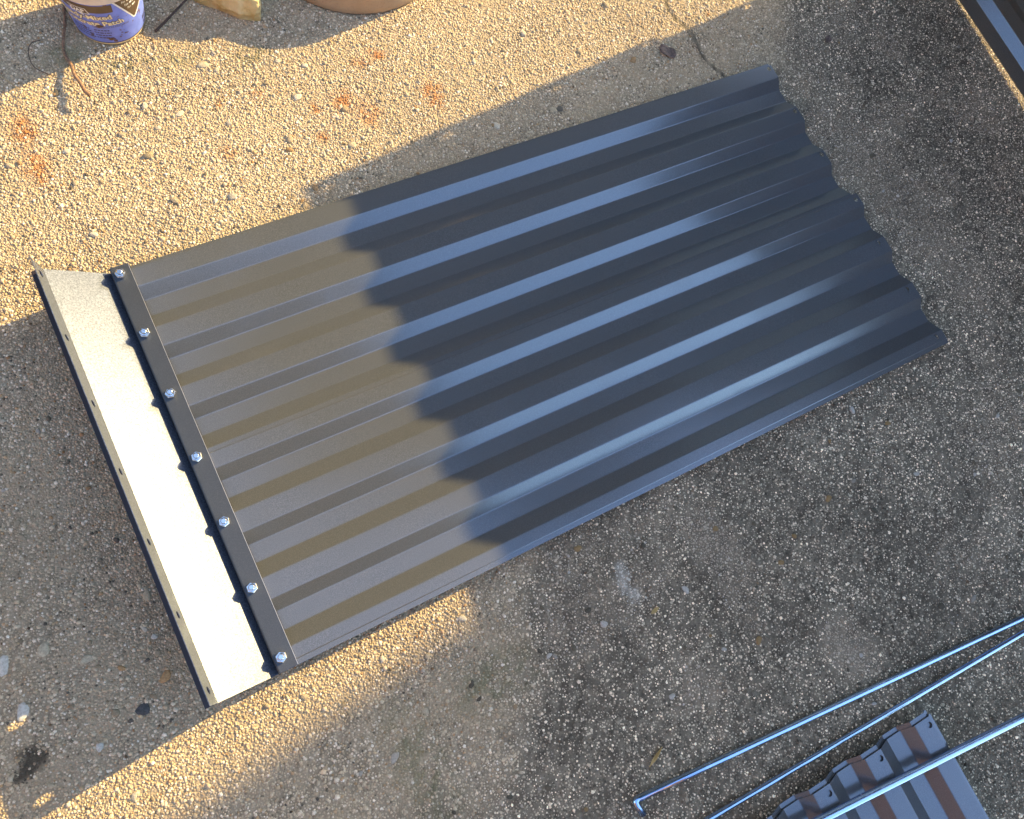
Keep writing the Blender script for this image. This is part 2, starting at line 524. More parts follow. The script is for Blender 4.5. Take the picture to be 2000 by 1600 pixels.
# larger pebbles set flush in the slab
def pebble_mat(name, stops):
    nt = NT(name)
    oi = nt.n('ShaderNodeObjectInfo')
    c = nt.ramp(oi.outputs['Random'], stops, 'CONSTANT')
    v = nt.noise(nt.objco, 3, 4, 0.6).outputs[0]
    c = nt.mix(1, c, (1.1, 1.0, 0.8), 'MULTIPLY')
    c = nt.mix(nt.step(v, 0.3, 0.7), nt.mix(1, c, (0.72, 0.71, 0.69), 'MULTIPLY'), c)
    nt.set(color=c, rough=0.9, spec=0.1)
    nt.bump(nt.noise(nt.objco, 9, 3).outputs[0], 0.2, 0.05)
    return nt.mat
MAT_PEB = pebble_mat('pebble_mix', [(0, (0.34, 0.3, 0.24)), (0.22, (0.42, 0.38, 0.31)), (0.42, (0.27, 0.235, 0.18)), (0.56, (0.5, 0.48, 0.44)), (0.7, (0.3, 0.21, 0.13)), (0.78, (0.36, 0.35, 0.34)), (0.88, (0.5, 0.47, 0.41)), (0.95, (0.12, 0.115, 0.11))])
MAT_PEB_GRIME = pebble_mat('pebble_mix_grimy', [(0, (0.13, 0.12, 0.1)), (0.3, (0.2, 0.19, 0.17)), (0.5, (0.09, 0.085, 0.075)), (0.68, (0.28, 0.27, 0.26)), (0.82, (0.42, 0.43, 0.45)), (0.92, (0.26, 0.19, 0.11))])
MAT_PEB_WHITE = plain('quartz_pebble', (0.46, 0.43, 0.35), 0.85, spec=0.12, var=0.2, scale=3)
MAT_PEB_DARK = plain('slate_pebble', (0.07, 0.07, 0.065), 0.85, spec=0.12, var=0.3, scale=3)
MAT_PEB_TAN = plain('ochre_pebble', (0.36, 0.22, 0.1), 0.85, spec=0.12, var=0.25, scale=3)
MAT_PEB_BUFF = plain('buff_pebble', (0.4, 0.34, 0.225), 0.85, spec=0.12, var=0.25, scale=3)

def pebble_mesh(seed, angular=False):
    r = random.Random(seed)
    bm = bmesh.new()
    bmesh.ops.create_icosphere(bm, subdivisions=2 if not angular else 1, radius=1.0)
    ph = [r.uniform(0, 6.28) for _ in range(4)]
    for v in bm.verts:
        th = math.atan2(v.co.y, v.co.x)
        k = 1 + 0.16 * math.sin(2 * th + ph[0]) + 0.1 * math.sin(3 * th + ph[1]) + 0.06 * math.sin(5 * th + ph[2])
        if angular: k *= r.uniform(0.82, 1.12)
        v.co.x *= k
        v.co.y *= k * 0.8
        if v.co.z > 0: v.co.z = v.co.z ** 0.6 if not angular else min(v.co.z, 0.8)
    low = [v for v in bm.verts if v.co.z < -0.45]
    bmesh.ops.delete(bm, geom=low, context='VERTS')
    me = bpy.data.meshes.new('pebble')
    bm.to_mesh(me)
    bm.free()
    if not angular:
        me.polygons.foreach_set('use_smooth', [True] * len(me.polygons))
    return me
PEB = [pebble_mesh(i) for i in range(6)] + [pebble_mesh(40 + i, True) for i in range(3)]
PEBM = {}
def pebble(x, y, size, mat, k=None, h=0.28, rot=None):
    k = rnd.randrange(len(PEB)) if k is None else k
    key = (k, mat.name)
    if key not in PEBM:
        me = PEB[k].copy()
        me.materials.append(mat)
        PEBM[key] = me
    o = bpy.data.objects.new('pebble', PEBM[key])
    o.location = (x, y, 0.0008)
    o.scale = (size / 2, size / 2, size * h / 2 + 0.0012)
    o.rotation_euler = (0, 0, rnd.uniform(0, 6.28) if rot is None else rot)
    return link(o, slab)

PX_PEBS = [(-0.1838, -0.5812, 0.024, MAT_PEB_DARK, 6), (-0.3134, -0.517, 0.026, MAT_PEB_WHITE, 7), (-0.318, -0.452, 0.03, MAT_PEB_WHITE, 1), (-0.268, -0.455, 0.024, MAT_PEB_BUFF, 2),
           (-0.246, -0.6, 0.015, MAT_PEB_WHITE, 0), (-0.19, -0.52, 0.012, MAT_PEB_TAN, 3), (-0.145, -0.555, 0.021, MAT_PEB_TAN, 1), (-0.225, -0.49, 0.02, MAT_PEB_BUFF, 4),
           (-0.14, -0.5, 0.011, MAT_PEB_WHITE, 5), (0.245, 0.335, 0.022, MAT_PEB_BUFF, 1), (0.262, 0.32, 0.012, MAT_PEB_BUFF, 2), (0.152, 0.315, 0.012, MAT_PEB_BUFF, 7), (0.185, 0.29, 0.012, MAT_PEB_BUFF, 3)]
for x, y, s_, m_, k in PX_PEBS:
    pebble(x, y, s_ * 0.8, m_, k % 6, h=0.12)
cnt = 0
while cnt < 235:
    P = np.array([[rnd.uniform(-0.45, 1.95), rnd.uniform(-1.4, 0.58)]])
    x, y = P[0]
    if not inside_poly(P, VIS, 0.0)[0]: continue
    if -0.03 < x < 1.27 and -0.64 < y < 0.03: continue
    if math.hypot(x - BUCKET[0], y - BUCKET[1]) < 0.075 or math.hypot(x - POT[0], y - POT[1]) < 0.19: continue
    if 0.24 < x < 0.4 and 0.36 < y < 0.55: continue
    if 0.45 < x < 0.9 and y < -1.08: continue
    if seg_dist(P, CRACK)[0] < 0.012: continue
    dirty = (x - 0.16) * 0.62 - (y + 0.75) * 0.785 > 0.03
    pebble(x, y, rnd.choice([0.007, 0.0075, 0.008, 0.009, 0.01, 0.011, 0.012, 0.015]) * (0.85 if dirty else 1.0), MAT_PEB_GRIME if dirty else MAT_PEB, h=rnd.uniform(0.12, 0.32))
    cnt += 1

# ------------------------------------------------------------------ corrugated sheets
CREST, VALLEY = 0.0150, 0.0
def profile(y_hi, y_lo, hem=True, lift=0.0):
    """polyline across the ribs; a rib crest spans +.007..-.024 about every multiple of -0.1"""
    ctrl = []
    k = 0
    for k in range(-1, 9):
        b = -0.1 * k
        ctrl += [(b + 0.0075, CREST), (b - 0.0235, CREST), (b - 0.041, VALLEY), (b - 0.068, VALLEY)]
    # round each bend
    pts = []
    rb = 0.0013
    for i in range(1, len(ctrl) - 1):
        p0, p1, p2 = (Vector(ctrl[j]) for j in (i - 1, i, i + 1))
        a = p1 + (p0 - p1).normalized() * rb
        c = p1 + (p2 - p1).normalized() * rb
        for t in (0.0, 0.33, 0.67, 1.0):
            pts.append(((1 - t) ** 2 * a + 2 * t * (1 - t) * p1 + t * t * c))
    out = []
    def z_at(y):
        for a, b in zip(pts[:-1], pts[1:]):
            if a.x >= y >= b.x: return a.y + (b.y - a.y) * (a.x - y) / max(1e-9, a.x - b.x)
        return CREST
    out.append((y_hi, z_at(y_hi)))
    out += [(p.x, p.y) for p in pts if y_hi - 1e-4 > p.x > y_lo + 1e-4]
    out.append((y_lo, z_at(y_lo)))
    return out

def hole_ring(cx_, cy_, x0, x1, y0, y1, r):
    """plate rectangle with a round hole, as quads in the plane (u, v)"""
    angs = [i * math.pi / 8 for i in range(16)] + [math.atan2(b - cy_, a - cx_) % (2 * math.pi) for a in (x0, x1) for b in (y0, y1)]
    angs = sorted(set(round(a, 6) for a in angs))
    inn, outp = [], []
    for a in angs:
        c, s = math.cos(a), math.sin(a)
        inn.append((cx_ + r * c, cy_ + r * s))
        t = 1e9
        if c > 1e-9: t = min(t, (x1 - cx_) / c)
        if c < -1e-9: t = min(t, (x0 - cx_) / c)
        if s > 1e-9: t = min(t, (y1 - cy_) / s)
        if s < -1e-9: t = min(t, (y0 - cy_) / s)
        outp.append((cx_ + t * c, cy_ + t * s))
    return inn, outp

def corrugated(name, parent, x0, x1, y_hi, y_lo, holes, seed, mat=None, z_off=0.0, end_lift=0.0, hem=(True, True), hole_x=0.009):
    """holes: y positions of punched holes close to the x1 end"""
    r = random.Random(seed)
    ph = [r.uniform(0, 6.28) for _ in range(6)]
    prof = profile(y_hi, y_lo)
    if hem[0]:
        y, z = prof[0]
        prof = [(y, z - 0.0012), (y - 0.004, z - 0.0009), (y - 0.0052, z)] + [p for p in prof[1:] if p[0] < y - 0.006]
    if hem[1]:
        y, z = prof[-1]
        prof = [p for p in prof[:-1] if p[0] > y + 0.009] + [(y + 0.0085, z), (y + 0.0072, z - 0.0009), (y, z - 0.0014)]
    nx = 56
    hx0, hx1 = x1 - 0.019, x1 - 0.0
    xs = [x0 + (hx0 - x0) * i / nx for i in range(nx + 1)] + [x1]
    def wob(x, y):
        return 0.00035 * math.sin(4.1 * x + ph[0]) + 0.00028 * math.sin(9.3 * x + 3 * y + ph[1]) + 0.0002 * math.sin(15.7 * x - 7 * y + ph[2]) + end_lift * max(0, (x - x0) / (x1 - x0)) ** 2
    verts, faces = [], []
    ny = len(prof)
    for x in xs:
        for (y, z) in prof:
            verts.append((x, y, z + z_off + wob(x, y)))
    hy = {}
    for h in holes:
        for j in range(ny - 1):
            if prof[j][0] - 0.0035 > h[1] > prof[j + 1][0] + 0.0035:
                hy[j] = h
    for i in range(len(xs) - 1):
        for j in range(ny - 1):
            if i == len(xs) - 2 and j in hy: continue
            faces.append((i * ny + j, i * ny + j + 1, (i + 1) * ny + j + 1, (i + 1) * ny + j))
    i = len(xs) - 2
    for j, h in hy.items():
        ya, yb = prof[j + 1][0], prof[j][0]
        inn, outp = hole_ring(x1 + h[0], h[1], xs[i], x1, ya, yb, 0.0045)
        zz = prof[j][1] + z_off
        b = len(verts)
        n = len(inn)
        for (u, v_) in inn + outp:
            verts.append((u, v_, zz + wob(u, v_)))
        for k in range(n):
            faces.append((b + k, b + (k + 1) % n, b + n + (k + 1) % n, b + n + k))
    bm = bmesh.new()
    bv = [bm.verts.new(p) for p in verts]
    for fc in faces:
        try: bm.faces.new([bv[q] for q in fc])
        except ValueError: pass
    bmesh.ops.remove_doubles(bm, verts=bm.verts, dist=1e-5)
    bmesh.ops.recalc_face_normals(bm, faces=bm.faces)
    if sum(f_.normal.z for f_ in bm.faces) < 0:
        bmesh.ops.reverse_faces(bm, faces=bm.faces)
    o = bm_obj(name, bm, mat or MAT_PAINT, parent, smooth=False)
    return solidify(o, 0.0007)

def hex_nut():
    """hex nut with chamfer, washer face and the bolt end standing through it"""
    m = MB()
    R6, H = 0.0078, 0.0068
    rings = [(0.0, 1.0, 6), (H - 0.0009, 1.0, 6), (H, 0.88, 6)]
    b = []
    for (z, s, n) in rings:
        b.append(len(m.v))
        for k in range(6):
            a = k * math.pi / 3
            m.v.append((R6 * s * math.cos(a), R6 * s * math.sin(a), z))
    for q in range(2):
        for k in range(6):
            m.f.append((b[q] + k, b[q] + (k + 1) % 6, b[q + 1] + (k + 1) % 6, b[q + 1] + k))
    # top: collar ring and bore
    n = 18
    prev = None
    for (rr, z) in [(0.0058, H), (0.0054, H + 0.0016), (0.0046, H + 0.0018), (0.0042, H + 0.0006)]:
        bb = len(m.v)
        for k in range(n):
            a = 2 * math.pi * k / n
            m.v.append((rr * math.cos(a), rr * math.sin(a), z))
        if prev is not None:
            for k in range(n):
                m.f.append((prev + k, prev + (k + 1) % n, bb + (k + 1) % n, bb + k))
        prev = bb
    m.f.append(tuple(prev + k for k in range(n)))
    c0 = b[2]
    m.f.append(tuple(c0 + k for k in range(6)))
    return m
NUT_ME = None
BOLT_ME = None
def place_nut(parent, x, y, z, rot):
    global NUT_ME, BOLT_ME
    if NUT_ME is None:
        m = hex_nut()
        NUT_ME = bpy.data.meshes.new('hex_nut')
        NUT_ME.from_pydata(m.v, [], m.f)
        NUT_ME.materials.append(MAT_ZINC)
        m = MB()
        m.tube([(0, 0, -0.006), (0, 0, 0.0108), (0, 0, 0.0116)], [0.0039, 0.0039, 0.0031], 16)
        BOLT_ME = bpy.data.meshes.new('bolt')
        BOLT_ME.from_pydata(m.v, [], m.f)
        BOLT_ME.materials.append(MAT_ZINC)
    o = bpy.data.objects.new('hex_nut', NUT_ME)
    o.location = (x, y, z)
    o.rotation_euler = (0, 0, rot)
    link(o, parent)
    q = bpy.data.objects.new('bolt_end', BOLT_ME)
    link(q, o)
    return o

def side_panel(root, long_end=True):
    """assembled panel: two lapped corrugated sheets, clamp strip with nuts, folded corner bracket"""
    XR = 1.2345
    corrugated('corrugated_sheet', root, 0.0, XR, 0.0135, -0.324, [(-0.0085, 0.0), (-0.0085, -0.1), (-0.0085, -0.2), (-0.0085, -0.3)], 3, hem=(True, False))
    corrugated('corrugated_sheet', root, 0.0, XR + 0.009, -0.2955, -0.6185, [(-0.0095, -0.3075), (-0.0185, -0.4), (-0.0185, -0.5), (-0.0185, -0.6)], 5, z_off=0.0020, end_lift=0.0022, hem=(True, True))
    zc = CREST + 0.0022
    # clamp strip: flat bar with its outer edge folded down
    ya, yb = -0.6185, 0.0155
    m = MB()
    prof = [(0.0152, 0.0), (-0.0095, 0.0), (-0.0112, -0.0006), (-0.012, -0.0022), (-0.0122, -0.0170)]
    t = 0.0016
    low = [(0.0152, -t), (-0.009, -t), (-0.01, -0.002), (-0.0105, -0.0028), (-0.0106, -0.0170)]
    ring = prof + low[::-1]
    vsn = [(x, ya, zc + t + z) for x, z in ring] + [(x, yb, zc + t + z) for x, z in ring]
    n = len(ring)
    fs = [(i, (i + 1) % n, n + (i + 1) % n, n + i) for i in range(n)] + [tuple(range(n))[::-1], tuple(range(n, 2 * n))]
    m.add(vsn, fs)
    st = m.build('clamp_strip', MAT_STRIP, root)
    bmesh_fix(st)
    e = MB()
    e.box(0.01525, 0.01575, ya, yb, zc + 0.0001, zc + t + 0.0003)
    e.build('cut_edge', MAT_EDGE, st)
    for k in range(7):
        place_nut(root, 0.0 + rnd.uniform(-0.0006, 0.0006), -0.1 * k + rnd.uniform(-0.0008, 0.0008), zc + t + 0.0001, rnd.uniform(0, 1.05))
    # folded corner bracket: foot under the panel, oblique web, upright lip with punched holes
    bx = [(0.05, -0.0035), (-0.003, -0.0035), (-0.0068, -0.002), (-0.0835, 0.0682), (-0.0868, 0.0712), (-0.0878, 0.0755)]
    vsn, fs = [], []
    ys = [yb + (ya - yb) * i / 24 for i in range(25)]
    for y in ys:
        for i, (x, z) in enumerate(bx):
            vsn.append((x, y, z + (0.0003 * math.sin(11 * y + 1) if 0 < i < 5 else 0)))
    n = len(bx)
    for i in range(24):
        for j in range(n - 1):
            fs.append((i * n + j, (i + 1) * n + j, (i + 1) * n + j + 1, i * n + j + 1))
    # lip with holes: cells along the length
    z0, z1 = 0.0755, 0.1062
    def lipx(z): return -0.0878 - (z - z0) * 0.13
    edges = [yb] + [-0.05 - 0.1 * k for k in range(6)] + [ya]
    for k in range(7):
        inn, outp = hole_ring(-0.1 * k, 0.0885, edges[k + 1], edges[k], z0, z1, 0.0052)
        b = len(vsn)
        c = len(inn)
        vsn += [(lipx(zz), yy, zz) for (yy, zz) in inn + outp]
        fs += [(b + q, b + (q + 1) % c, b + c + (q + 1) % c, b + c + q) for q in range(c)]
    bm = bmesh.new()
    bv = [bm.verts.new(p) for p in vsn]
    for fc in fs:
        try: bm.faces.new([bv[q] for q in fc])
        except ValueError: pass
    bmesh.ops.remove_doubles(bm, verts=bm.verts, dist=1e-5)
    bmesh.ops.recalc_face_normals(bm, faces=bm.faces)
    s = sum((f_.normal.x + f_.normal.z) * f_.calc_area() for f_ in bm.faces)
    if s < 0: bmesh.ops.reverse_faces(bm, faces=bm.faces)
    br = bm_obj('corner_bracket', bm, MAT_CREAM, root)
    br['label'] = 'corner bracket, cream coloured inside'
    br.data.materials.append(MAT_STRIP)
    md = solidify(br, 0.0009).modifiers['thickness']
    md.material_offset = 1
    # narrow painted ledge along the outside of the lip
    m = MB()
    m.add([(-0.0886, y, z) for y in (ya, yb + 0.004) for z in (0.0665, 0.0682)] + [(-0.1035, y, z) for y in (ya, yb + 0.004) for z in (0.0665, 0.0682)],
          [(0, 1, 3, 2), (4, 6, 7, 5), (0, 4, 5, 1), (2, 3, 7, 6), (1, 5, 7, 3), (0, 2, 6, 4)])
    m.build('outer_ledge', MAT_LEDGE, br)
    return root

def bmesh_fix(o):
    bm = bmesh.new()
    bm.from_mesh(o.data)
    bmesh.ops.recalc_face_normals(bm, faces=bm.faces)
    bm.to_mesh(o.data)
    bm.free()

# panel lying on the slab, its bracket end slightly raised
panel = empty('raised_bed_panel', (0, 0, 0))
tag(panel, 'large dark corrugated panel lying flat, cream corner bracket and seven nuts at its end', 'metal panel', 'raised bed panels')
side_panel(panel)
panel.location = (0.0, 0.0, 0.0168)
panel.rotation_euler = (0, R(0.64), 0)

# the second panel stands on edge at the right and throws the big shadow
wall = empty('raised_bed_panel', (0, 0, 0))
tag(wall, 'dark corrugated panel standing on edge at the top right corner, sunlit gap beneath', 'metal panel', 'raised bed panels')
side_panel(wall)
# local x -> +Y, local y -> -Z, local z -> -X
mw = Matrix(((0, 0, -1), (1, 0, 0), (0, -1, 0))).to_4x4()
wall.matrix_world = Matrix.Translation((1.7475, 0.224 - 1.2435, 0.0165 + 0.0115)) @ Matrix.Rotation(R(-1.8), 4, 'Z') @ Matrix.Rotation(R(-6.5), 4, 'Y') @ Matrix.Rotation(R(-0.6), 4, 'X') @ mw

# ------------------------------------------------------------------ stacked loose sheets, lower right
def loose_sheet(name, label, x_right, y_end, z, seed):
    root = empty(name, (x_right, y_end, z))
    tag(root, label, 'metal sheet', 'loose corrugated sheets')
    # built along local x, mirrored so that the punched end faces world +Y and the ribs follow towards -X
    o = corrugated('sheet', root, -0.9, 0.0, 0.0135, -0.4185, [(-0.011, 0.0), (-0.011, -0.1), (-0.011, -0.2), (-0.011, -0.3), (-0.011, -0.4)], seed, hem=(True, True))
    o.data.transform(Matrix.Diagonal((-1, 1, 1, 1)))
    o.data.flip_normals()
    root.rotation_euler = (0, 0, R(-90))
    return root
s1 = loose_sheet('corrugated_sheet', 'lower of two loose corrugated sheets stacked beneath the thick rod', 0.8105, -1.1015, 0.0195, 21)
s2 = loose_sheet('corrugated_sheet', 'upper of two loose corrugated sheets stacked beneath the thick rod', 0.8125, -1.1085, 0.0225, 22)

# ------------------------------------------------------------------ steel rods
def rod(label, pts, rad, n=16):
    m = MB()
    m.tube(pts, rad, n)
    o = m.build('steel_rod', MAT_ROD, None, smooth=True)
    tag(o, label, 'rod', 'galvanised steel rods')
    return o
def arc_pts(a, b, c, r, n=6):
    a, b, c = Vector(a), Vector(b), Vector(c)
    p, q = b + (a - b).normalized() * r, b + (c - b).normalized() * r
    return [((1 - t) ** 2 * p + 2 * t * (1 - t) * b + t * t * q) for t in [i / n for i in range(n + 1)]]
def straight(a, b, n=10, sag=0.0):
    a, b = Vector(a), Vector(b)
    return [a.lerp(b, i / n) + Vector((0, 0, -sag * 4 * (i / n) * (1 - i / n))) for i in range(n + 1)]
A0, A1 = Vector((0.3555, -0.9955, 0.008)), Vector((1.46, -1.118, 0.008))
bend = arc_pts(A1, A0, A0 + Vector((0.004, -0.09, 0.0)), 0.007)
rod('galvanised rod with a hooked end, nearest the large panel', straight(A1, bend[0]) + bend + [Vector((0.359, -1.019, 0.005))], 0.0049)
rod('thin galvanised rod between the hooked rod and the loose sheets', straight((0.30, -1.064, 0.0075), (1.46, -1.109, 0.0165)), 0.0042)
rod('thick galvanised rod lying across the loose corrugated sheets', straight((0.16, -1.0895, 0.046), (1.40, -1.2345, 0.046)), 0.0064)

# ------------------------------------------------------------------ tub of patching compound
MAT_TUB = plain('tub_plastic', (0.62, 0.5, 0.25), 0.4, var=0.08, scale=30)
MAT_LID = plain('tub_lid_plastic', (0.55, 0.47, 0.38), 0.5, var=0.12, scale=40)
nt = NT('label_blue')
v1 = nt.noise(nt.objco, 38, 4, 0.6).outputs[0]
v2 = nt.noise(nt.objco, 90, 4, 0.7).outputs[0]
c = nt.mix(nt.step(v1, 0.3, 0.75), (0.12, 0.17, 0.52), (0.17, 0.235, 0.66))
smear = nt.math('MULTIPLY', nt.step(nt.noise(nt.objco, 42, 5, 0.7).outputs[0], 0.61, 0.66), nt.step(v2, 0.44, 0.52))
nt.set(color=nt.mix(smear, c, (0.13, 0.07, 0.035)), rough=0.38)
MAT_BLUE = nt.mat
MAT_BROWN = plain('label_brown', (0.085, 0.055, 0.032), 0.4, var=0.15, scale=40)
MAT_LWHITE = plain('label_white', (0.68, 0.66, 0.6), 0.45, var=0.1, scale=120)
MAT_LCREAM = plain('label_lettering', (0.66, 0.58, 0.36), 0.45, var=0.12, scale=120)
MAT_LDARK = plain('label_small_print', (0.05, 0.045, 0.1), 0.45, var=0.2, scale=120)
MAT_MUD = plain('dried_mud', (0.1, 0.055, 0.03), 0.8, var=0.3, scale=200)

TUB_R0, TUB_R1, TUB_H = 0.0535, 0.0658, 0.104
def tub_pt(th, h, proud=0.0):
    r = TUB_R0 + (TUB_R1 - TUB_R0) * h / TUB_H + proud
    a = R(th)
    return (r * math.cos(a), r * math.sin(a), h)
tub = empty('plastic_tub', (BUCKET[0], BUCKET[1], 0.0012))
tag(tub, 'plastic tub of concrete patching compound with blue printed label', 'tub')
def lathe(name, prof, mat, parent, n=64):
    vsn, fs = [], []
    for (r, z) in prof:
        for k in range(n):
            a = 2 * math.pi * k / n
            vsn.append((r * math.cos(a), r * math.sin(a), z))
    for i in range(len(prof) - 1):
        for k in range(n):
            fs.append((i * n + k, i * n + (k + 1) % n, (i + 1) * n + (k + 1) % n, (i + 1) * n + k))
    fs.append(tuple(range(n))[::-1])
    fs.append(tuple((len(prof) - 1) * n + k for k in range(n)))
    return obj(name, vsn, fs, mat, parent, smooth=False)
k_ = (TUB_R1 - TUB_R0) / TUB_H
body = lathe('tub_body', [(TUB_R0 - 0.0035, 0.0), (TUB_R0 - 0.0012, 0.0008), (TUB_R0 + k_ * 0.003, 0.003), (TUB_R0 + k_ * 0.06, 0.06), (TUB_R1 + k_ * 0.012, 0.116)], MAT_TUB, tub)
lathe('lid', [(TUB_R1 + 0.001, 0.1045), (TUB_R1 + 0.0035, 0.1045), (TUB_R1 + 0.0042, 0.106), (TUB_R1 + 0.0045, 0.1195), (TUB_R1 + 0.003, 0.1215), (TUB_R1 - 0.002, 0.1215), (TUB_R1 - 0.003, 0.1185)], MAT_LID, tub)
def band(name, t0, t1, h0, h1, mat, proud, parent, n=48):
    vsn, fs = [], []
    for i in range(n + 1):
        t = t0 + (t1 - t0) * i / n
        a0 = h0(t) if callable(h0) else h0
        a1 = h1(t) if callable(h1) else h1
        vsn += [tub_pt(t, a0, proud), tub_pt(t, a1, proud)]
    for i in range(n):
        fs.append((2 * i, 2 * i + 2, 2 * i + 3, 2 * i + 1))
    return obj(name, vsn, fs, mat, parent, smooth=True)
label = band('label', -260, 99.9, 0.0065, 0.1038, MAT_BLUE, 0.0003, tub, 120)
band('brown_band', -215, -88, 0.0815, 0.0985, MAT_BROWN, 0.0005, label)
band('base_line', -215, 30, 0.0066, 0.0085, MAT_LDARK, 0.0005, label)
def poly_patch(name, pts, mat, proud, parent, step=5.0):
    """polygon in (angle, height) space filled and wrapped onto the tub wall"""
    bm = bmesh.new()
    bv = [bm.verts.new((t, h * 1000, 0)) for t, h in pts]
    bm.faces.new(bv)
    bmesh.ops.triangulate(bm, faces=bm.faces)
    for _ in range(4):
        long_ = [e for e in bm.edges if abs(e.verts[0].co.x - e.verts[1].co.x) > step]
        if not long_: break
        bmesh.ops.subdivide_edges(bm, edges=long_, cuts=1)
        bmesh.ops.triangulate(bm, faces=bm.faces)
    for v_ in bm.verts:
        v_.co = tub_pt(v_.co.x, v_.co.y / 1000, proud)
    return bm_obj(name, bm, mat, parent)
poly_patch('corner_panel_border', [(-88, 0.1037), (-59, 0.0485), (-55, 0.048), (-27, 0.078), (-18, 0.06), (-12, 0.062), (-12, 0.1037)], MAT_LWHITE, 0.00055, label)
poly_patch('corner_panel', [(-85, 0.1037), (-58, 0.0515), (-56, 0.0515), (-26, 0.083), (-17, 0.065), (-13, 0.065), (-13, 0.1037)], MAT_BROWN, 0.0008, label)

def text_patch(name, body_, t0, h0, size, mat, proud, parent, width=None, bold=0.0, slope=0.0, spacing=1.0, italic=0.0):
    cu = bpy.data.curves.new('lettering', 'FONT')
    cu.body = body_
    cu.size = size
    cu.offset = bold
    cu.space_character = spacing
    cu.shear = italic
    cu.resolution_u = 3
    tmp = bpy.data.objects.new('lettering_tmp', cu)
    col.objects.link(tmp)
    dg = bpy.context.evaluated_depsgraph_get()
    me = bpy.data.meshes.new_from_object(tmp.evaluated_get(dg))
    bpy.data.objects.remove(tmp, do_unlink=True)
    bpy.data.curves.remove(cu)
    xs = [v_.co.x for v_ in me.vertices]
    w = max(xs) - min(xs)
    sx = (width / w) if width else 1.0
    for v_ in me.vertices:
        x = (v_.co.x - min(xs)) * sx
        h = h0 + v_.co.y + slope * x
        r = TUB_R0 + (TUB_R1 - TUB_R0) * h / TUB_H
        v_.co = tub_pt(t0 + math.degrees(x / r), h, proud)
    me.materials.clear()
    me.materials.append(mat)
    o = bpy.data.objects.new(name, me)
    return link(o, parent)
text_patch('heading', 'Ready-Mixed', -166, 0.0635, 0.0142, MAT_BROWN, 0.00075, label, width=0.0800, bold=0.001, slope=0.045)
text_patch('heading', 'Ready-Mixed', -166, 0.0635, 0.0142, MAT_LCREAM, 0.0010, label, width=0.0800, bold=0.0004, slope=0.045)
text_patch('heading', 'Concrete Patch', -166, 0.0500, 0.0142, MAT_BROWN, 0.00075, label, width=0.0935, bold=0.001, slope=0.03)
text_patch('heading', 'Concrete Patch', -166, 0.0500, 0.0142, MAT_LCREAM, 0.0010, label, width=0.0935, bold=0.0004, slope=0.03)
poly_patch('logo_border', [(-148, 0.0905), (-123, 0.0905), (-119, 0.0775), (-129, 0.0775), (-128, 0.0715), (-135, 0.0775), (-144, 0.0775)], MAT_LWHITE, 0.0007, label)
poly_patch('logo_field', [(-146.5, 0.0892), (-124.2, 0.0892), (-121, 0.079), (-142.8, 0.079)], MAT_BROWN, 0.0009, label)
text_patch('logo_letters', 'DAP', -144, 0.0802, 0.0108, MAT_LWHITE, 0.0011, label, width=0.021, bold=0.0004)
text_patch('small_print', 'CONCRETO YA MEZCLADO', -122, 0.0445, 0.0052, MAT_BROWN, 0.0008, label, width=0.054, slope=0.03)
# unreadable small print: rows of short printed strokes
r3 = random.Random(8)
def print_row(t0, t1, h, hh, mat, proud):
    t = t0
    while t < t1:
        w = r3.uniform(2.0, 5.5)
        band('small_print', t, min(t + w, t1), h, h + hh, mat, proud, label, 4)
        t += w + 1.1
for i in range(4):
    print_row(-160, -131 + 2 * i, 0.0378 - i * 0.0062, 0.0026, MAT_LDARK, 0.0007)
    print_row(-124, -99 + r3.uniform(-3, 3), 0.0378 - i * 0.0062, 0.0026, MAT_LDARK, 0.0007)
for i in range(3):
    text_patch('small_print', 'For', -74 + 4 * i, 0.0925 - i * 0.0085, 0.0068, MAT_LWHITE, 0.0011, label, width=0.007)
    print_row(-66 + 4 * i, -50 - i, 0.0928 - i * 0.0085, 0.0036, MAT_LWHITE, 0.0011)
print_row(-38, -14, 0.022, 0.0068, MAT_LDARK, 0.0008)
print_row(-36, -18, 0.0125, 0.005, MAT_LDARK, 0.0008)
r2 = random.Random(5)
def splat(t, h, s):
    pts = []
    for k in range(14):
        a = 2 * math.pi * k / 14
        rr = s * r2.uniform(0.45, 1.2)
        pts.append((t + math.degrees(rr * math.cos(a) / 0.058) * 1.3, h + rr * math.sin(a) * 0.8))
    poly_patch('mud_splat', pts, MAT_MUD, 0.0012, tub, 4)
for t, h, s in [(-113, 0.05, 0.005), (-102, 0.018, 0.005), (-97, 0.013, 0.003), (-88, 0.021, 0.002), (-78, 0.026, 0.0022), (-108, 0.021, 0.002), (-84, 0.03, 0.0016)]:
    splat(t, h, s)

# ------------------------------------------------------------------ pot base and rock
nt = NT('sandy_clay')
p = nt.objco
v1 = nt.noise(p, 8, 4, 0.6).outputs[0]
v2 = nt.noise(p, 260, 3, 0.6).outputs[0]
c = nt.mix(nt.step(v1, 0.3, 0.7), (0.33, 0.235, 0.145), (0.43, 0.32, 0.21))
nt.set(color=nt.mix(nt.step(v2, 0.55, 0.75, 0, 0.6), c, (0.2, 0.14, 0.085)), rough=0.85, spec=0.25)
nt.bump(v2, 0.35, 0.002)
MAT_CLAY = nt.mat
pot = empty('plant_pot', (POT[0], POT[1], 0.0015))
tag(pot, 'round sandy clay plant pot cut off by the top edge', 'plant pot')
pb = lathe('pot_body', [(0.164, 0.0), (0.1695, 0.003), (0.1715, 0.012), (0.174, 0.05), (0.1745, 0.07), (0.172, 0.074), (0.158, 0.074), (0.156, 0.06)], MAT_CLAY, pot, 96)
nt = NT('potting_soil')
